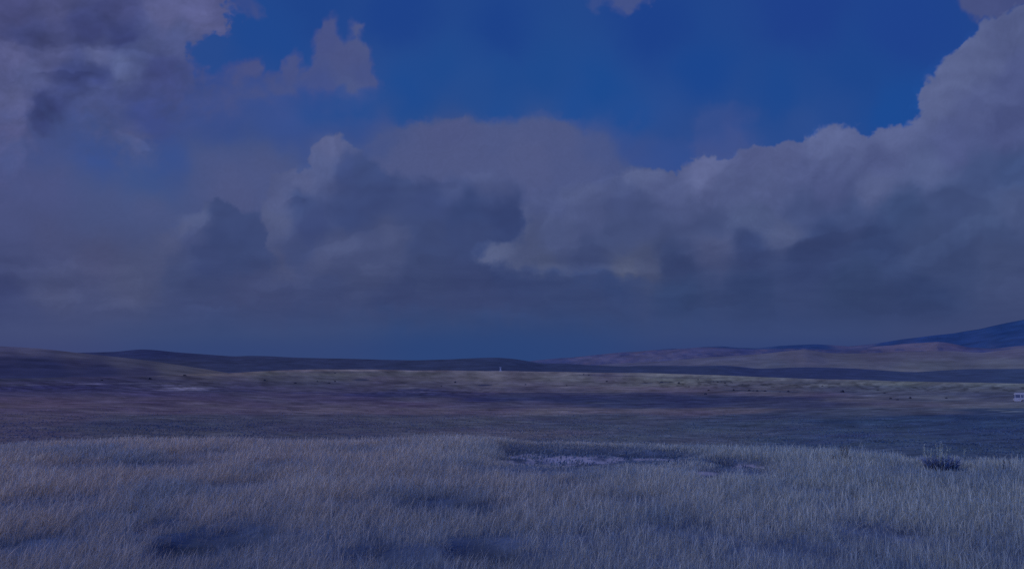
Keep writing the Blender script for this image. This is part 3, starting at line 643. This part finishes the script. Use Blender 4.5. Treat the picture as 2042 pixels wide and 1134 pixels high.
def short_grass():
    N = 110000
    d = np.exp(RNG.uniform(math.log(13.0), math.log(130.0), N)); d = d[RNG.random(N) < 1 - 0.93 * sstep(30, 120, d)]; N = len(d) ; a = RNG.uniform(-math.radians(42), math.radians(42), N)
    x = d * np.sin(a); y = d * np.cos(a)
    patch = fbm(x / (1.0 + d / 25), y / (1.0 + d / 10), 4, 101)
    keep = RNG.random(N) < np.clip(0.6 + 0.9 * patch, 0.1, 1)
    x, y, d, patch = x[keep], y[keep], d[keep], patch[keep]
    n = len(x); z = ground_z(x, y)
    u, v = to_photo(x, y, z)
    T = lin(idw(G_PTS, u, np.clip(v, 700, 905), sx=0.055, soft=2.0, power=2.8)) / LUM
    h = np.clip(0.055 + 0.02 * patch, 0.03, 0.1) * RNG.uniform(0.5, 1.4, n)
    w = 0.0016 * d * RNG.uniform(0.6, 1.4, n) + 0.004
    tip = T * RNG.uniform(1.3, 2.3, n)[:, None]
    root = T * 1.35
    prof = np.tile(np.array([1.0, 0.8, 0.25]), (n, 1))
    me = blades_mesh('grass', np.stack([x, y, z - 0.01], -1), h, RNG.normal(0.3, 1.0, n), np.clip(RNG.normal(0.4, 0.2, n), 0, 0.9), w, np.clip(root, 0.01, .7), np.clip(tip, 0.01, .7), prof, grass_mat, RNG.normal(0, 0.7, n), levels=3)
    o = add('grass', me)
    tag(o, 'short darker pasture grass in the dip beyond the tall grass', 'grass', kind='stuff')
short_grass()

# ---------------------------------------------------------------- plants
def paint(me, fn):
    n = len(me.vertices); P = np.empty(n * 3, np.float32); me.vertices.foreach_get('co', P); P = P.reshape(-1, 3)
    c = np.ones((n, 4), np.float32); c[:, :3] = fn(P)
    a = me.attributes.new('tint', 'FLOAT_COLOR', 'POINT'); a.data.foreach_set('color', c.reshape(-1))

def weed(name, loc, label, cat, wid, hgt, n_leaf, n_stalk, dark, pale, seed):
    rng = np.random.default_rng(seed)
    root = empty(name, loc); tag(root, label, cat)
    # leafy base
    ang = rng.uniform(0, 2 * np.pi, n_leaf); rad = wid * np.sqrt(rng.uniform(0, 1, n_leaf)) * 0.42
    b = np.stack([rad * np.cos(ang), rad * np.sin(ang) * 0.8, rng.uniform(0, 0.5, n_leaf) * hgt * 0.5], -1)
    tip = np.array(dark) * rng.uniform(0.6, 1.6, n_leaf)[:, None]
    me = blades_mesh('foliage', b, hgt * rng.uniform(0.25, 0.55, n_leaf), ang + rng.normal(0, .5, n_leaf), np.clip(rng.normal(.5, .25, n_leaf), 0, .95), rng.uniform(.008, .02, n_leaf), tip * .6, tip, np.tile([.5, 1., .8, .1], (n_leaf, 1)), grass_mat, rng.uniform(0, 6.28, n_leaf), rng=rng)
    add('foliage', me, root)
    for i in range(n_stalk):
        # one upright dry stalk with feathery side twigs
        k = 26
        bx, by = rng.normal(0, wid * .24, 2); H = hgt * rng.uniform(.65, 1.15); la = rng.normal(0.1, 1.2); ln = rng.uniform(.02, .14)
        tt = rng.uniform(.3, 1, k)
        bb = np.stack([bx + np.cos(la) * ln * H * tt ** 1.8, by + np.sin(la) * ln * H * tt ** 1.8, H * (tt - .42 * ln * tt ** 2.2)], -1)
        bb = np.concatenate([[[bx, by, 0]], bb]); hh = np.concatenate([[H], H * .16 * rng.uniform(.5, 1.3, k)])
        ld_ = np.concatenate([[la], rng.uniform(0, 6.28, k)]); le = np.concatenate([[ln], rng.uniform(.2, .7, k)])
        ww = np.concatenate([[.007], rng.uniform(.006, .011, k)])
        tc = np.array(pale) * rng.uniform(.7, 1.3, k + 1)[:, None]
        me = blades_mesh('stalk', bb, hh, ld_, le, ww, tc * .75, tc, np.tile([1, .9, .7, .25], (k + 1, 1)), grass_mat, rng.uniform(0, 6.28, k + 1), rng=rng)
        add('stalk', me, root)
    return root
def near_hit(px, py):
    a, s = view_dir(px, py); a = float(a); s = float(s)
    d = np.linspace(4, 14, 1500); z = ground_z(d * math.sin(a), d * math.cos(a))
    k = np.argmax(z >= EYE + s * d) if np.any(z >= EYE + s * d) else len(d) - 1
    return (d[k] * math.sin(a), d[k] * math.cos(a), float(z[k]))
weed('shrub', near_hit(1875, 919), 'dark leafy shrub with pale feathery stalks at the edge of the tall grass, right', 'shrub', .56, .40, 800, 24, (.26, .31, .40), (.50, .56, .46), 3)
weed('weed', near_hit(1676, 912), 'pale feathery weed rising above the grass edge, left of the dark shrub', 'weed', .28, .34, 120, 8, (.16, .18, .16), (.30, .31, .27), 4)
weed('weed', near_hit(2004, 913), 'pale tufted weed at the grass edge, right of the dark shrub', 'weed', .26, .24, 110, 7, (.16, .18, .17), (.30, .32, .29), 5)

# little dark shrubs dotted over the plain, each an object of its own
def shrub_mesh(seed, squat):
    rng = np.random.default_rng(seed)
    bm = bmesh.new()
    for k in range(150):
        a = rng.uniform(0, 6.28); r = math.sqrt(rng.uniform(0, 1)); h = rng.uniform(0, 1)
        c = Vector((r * math.cos(a) * .5 * (1 - .35 * h), r * math.sin(a) * .5 * (1 - .35 * h), squat * h * (1 - .45 * r * r)))
        s = rng.uniform(.06, .13)
        q = Matrix.Rotation(rng.uniform(0, 6.28), 3, Vector(rng.normal(0, 1, 3)).normalized())
        vs = [bm.verts.new(c + q @ Vector(p) * s) for p in ((-1, 0, 0), (0, -.7, .1), (1, 0, 0), (0, .7, -.1))]
        bm.faces.new(vs)
    me = bpy.data.meshes.new('shrub'); bm.to_mesh(me); bm.free()
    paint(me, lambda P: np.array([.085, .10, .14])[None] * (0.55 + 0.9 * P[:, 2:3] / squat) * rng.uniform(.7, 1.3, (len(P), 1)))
    me.materials.append(grass_mat)
    return me
SHM = [shrub_mesh(s, q) for s, q in ((1, .55), (2, .4), (3, .7), (4, .3))]
LSH = [(299,756,7),(203,758,6),(228,747,6),(368,749,10),(528,759,6),(589,764,7),(633,761,5),(656,764,7),(668,761,5),(668,744,5)]
MSH = [(908,763,6),(1048,767,6),(1130,769,4),(1156,747,4),(1164,747,4),(1174,748,5),(1210,761,6),(1319,763,10),(880,770,4),(1095,757,3)]
RSH = [(1354,765,7),(1374,771,5),(1407,786,7),(1423,761,5),(1431,762,4),(1438,761,5),(1446,764,5),(1459,763,6),(1463,778,6),(1413,778,6),(1494,779,7),(1502,779,5),(1510,780,6),(1526,780,7),(1572,781,7),(1555,781,5),(1680,782,9),(1764,784,6),(1776,795,6),(1790,797,7),(1815,794,6),(1887,794,6),(1750,778,4),(1480,768,4),(1392,757,4),(1640,770,5)]
for lst, label, grp in ((LSH, 'small dark shrub dotted on the plain under the dark hills at the left', 'shrubs on the left plain'),
                        (MSH, 'small dark shrub dotted on the pale middle plain below the white pillar', 'shrubs on the middle plain'),
                        (RSH, 'small dark shrub dotted on the pale plain below the tan hills at the right', 'shrubs on the right plain')):
    for i, (px, py, wpx) in enumerate(lst):
        x, y, z = ground_hit(px, py)
        o = add('shrub', SHM[(i * 7 + len(lst)) % 4]); d = math.hypot(x, y)
        s = wpx / F * d * 0.8
        o.location = (x, y, z - 0.03 * s); o.scale = (s * 1.15, s, s); o.rotation_euler = (0, 0, i * 1.7)
        tag(o, label, 'shrub', grp)

# ---------------------------------------------------------------- made things
def simple_mat(name, colour, rough=0.6, metal=0.0, vary=0.12, scale=3.0):
    m, nt, out = new_mat(name)
    b = nt.nodes.new('ShaderNodeBsdfPrincipled'); b.inputs['Roughness'].default_value = rough; b.inputs['Metallic'].default_value = metal
    tc = nt.nodes.new('ShaderNodeTexCoord'); no = nt.nodes.new('ShaderNodeTexNoise'); no.inputs['Scale'].default_value = scale; no.inputs['Detail'].default_value = 6
    nt.links.new(tc.outputs['Object'], no.inputs['Vector'])
    cr = nt.nodes.new('ShaderNodeValToRGB')
    cr.color_ramp.elements[0].color = (*[c * (1 - vary) for c in colour], 1); cr.color_ramp.elements[1].color = (*[min(1, c * (1 + vary)) for c in colour], 1)
    nt.links.new(no.outputs[0], cr.inputs[0]); nt.links.new(cr.outputs[0], b.inputs['Base Color']); nt.links.new(b.outputs[0], out.inputs[0])
    return m
def box(bm, x0, x1, y0, y1, z0, z1):
    r = bmesh.ops.create_cube(bm, size=1)
    bmesh.ops.scale(bm, vec=(x1 - x0, y1 - y0, z1 - z0), verts=r['verts'])
    bmesh.ops.translate(bm, vec=((x0 + x1) / 2, (y0 + y1) / 2, (z0 + z1) / 2), verts=r['verts'])
    return r['verts']
def bevel(bm, off, seg=2):
    bmesh.ops.bevel(bm, geom=list(bm.edges), offset=off, segments=seg, affect='EDGES', profile=.5)

white = simple_mat('white_paint', (.32, .33, .36), .5, 0, .06, .6)
glass = simple_mat('dark_glass', (.07, .085, .14), .2, 0, .3, 1.5)
rubber = simple_mat('rubber', (.03, .03, .035), .9)
steel = simple_mat('wheel_steel', (.4, .4, .42), .4, .7)
lampm = simple_mat('lamp_lens', (.6, .6, .58), .2)
trim = simple_mat('grey_trim', (.12, .12, .14), .6)

def make_bus():
    xb, yb, _ = ground_hit(2036, 799)
    d = 282.0
    a, s = view_dir(2021.5, 783.0); a = float(a)
    lx, ly = d * math.sin(a), d * math.cos(a)
    top = EYE + float(s) * d
    root = empty('bus', (lx, ly, top - 3.12), -a + math.radians(7))
    tag(root, 'white bus with a row of dark windows, cut off by the right edge', 'bus')
    L, Wd, H = 10.6, 2.5, 3.12
    # body: rounded shell on the side profile, nose towards -x (left)
    prof = [(0.12, .38), (0.0, .75), (0.04, 1.35), (0.22, 2.75), (0.42, 3.02), (0.8, H), (L - .5, H), (L - .12, 2.95), (L, 2.6), (L, .5), (L - .1, .38)]
    def arch(cx):
        return [(cx + .62 * math.cos(t), .38 + .62 * math.sin(t)) for t in np.linspace(0, math.pi, 9)]
    pts = prof + arch(8.0) + arch(2.3)
    bm = bmesh.new()
    f = bm.faces.new([bm.verts.new((p[0], 0, p[1])) for p in pts])
    e = bmesh.ops.extrude_face_region(bm, geom=[f])
    bmesh.ops.translate(bm, vec=(0, Wd, 0), verts=[v for v in e['geom'] if isinstance(v, bmesh.types.BMVert)])
    bmesh.ops.bevel(bm, geom=[ed for ed in bm.edges if abs(ed.verts[0].co.y - ed.verts[1].co.y) < 1e-6 and min(ed.verts[0].co.z, ed.verts[1].co.z) > 2.5], offset=.09, segments=3, affect='EDGES')
    bm_obj('body', bm, white, root)
    wins = [(0.38, 1.62), (1.86, 2.34), (2.5, 3.3), (3.46, 4.6), (4.76, 5.9), (6.06, 7.2), (7.36, 8.5), (8.66, 9.8)]
    for (x0, x1) in wins:
        for yy in (-.012, Wd - .012):
            bm = bmesh.new(); box(bm, x0, x1, yy, yy + .024, 1.62, 2.62); bevel(bm, .01, 1); bm_obj('window', bm, glass, root)
    bm = bmesh.new()
    vs = [bm.verts.new(p) for p in ((.045, .18, 1.5), (.045, Wd - .18, 1.5), (.19, Wd - .18, 2.62), (.19, .18, 2.62))]
    f = bm.faces.new(vs); e = bmesh.ops.extrude_face_region(bm, geom=[f]); bmesh.ops.translate(bm, vec=(-.03, 0, 0), verts=[v for v in e['geom'] if isinstance(v, bmesh.types.BMVert)])
    bm_obj('windscreen', bm, glass, root)
    bm = bmesh.new(); box(bm, -.06, .1, .06, Wd - .06, .42, .68); bevel(bm, .03); bm_obj('bumper', bm, trim, root)
    for yy in (.2, Wd - .55):
        bm = bmesh.new(); box(bm, -.02, .06, yy, yy + .35, .8, 1.0); bevel(bm, .02); bm_obj('headlight', bm, lampm, root)
    bm = bmesh.new(); box(bm, .9, 9.8, -.008, .004, 1.14, 1.2); bm_obj('stripe', bm, trim, root)
    for cx in (2.3, 8.0):
        for yy in (.02, Wd - .3):
            w = bpy.data.objects.new('wheel', None); COL.objects.link(w); w.parent = root; w.location = (cx, yy + .14, .48)
            bm = bmesh.new(); bmesh.ops.create_cone(bm, cap_ends=True, segments=28, radius1=.48, radius2=.48, depth=.28, matrix=Matrix.Rotation(math.pi / 2, 4, 'X')); bevel(bm, .04); bm_obj('tyre', bm, rubber, w, False)
            bm = bmesh.new(); bmesh.ops.create_cone(bm, cap_ends=True, segments=20, radius1=.27, radius2=.24, depth=.30, matrix=Matrix.Rotation(math.pi / 2, 4, 'X')); bm_obj('rim', bm, steel, w)
    bm = bmesh.new(); box(bm, -.12, .02, -.22, -.02, 1.9, 2.3); bevel(bm, .02); bm_obj('mirror', bm, trim, root)
make_bus()

def make_pillar():
    x, y, z = ground_hit(998, 738.6)
    d = math.hypot(x, y); px = d / F
    root = empty('marker_pillar', (x, y, z)); tag(root, 'small white marker pillar standing on the crest of the far field', 'pillar')
    w = 3.0 * px; h = 7.5 * px
    bm = bmesh.new(); box(bm, -w * .75, w * .75, -w * .75, w * .75, -.3, .12 * h); bevel(bm, .03); bm_obj('plinth', bm, white, root)
    bm = bmesh.new(); vs = box(bm, -w * .45, w * .45, -w * .45, w * .45, .12 * h, .8 * h)
    for v in vs:
        if v.co.z > .5 * h: v.co.x *= .85; v.co.y *= .85
    bevel(bm, .03); bm_obj('shaft', bm, white, root)
    bm = bmesh.new(); vs = box(bm, -w * .75, w * .62, -w * .62, w * .62, .8 * h, h); bevel(bm, .05); bm_obj('cap', bm, white, root)
make_pillar()
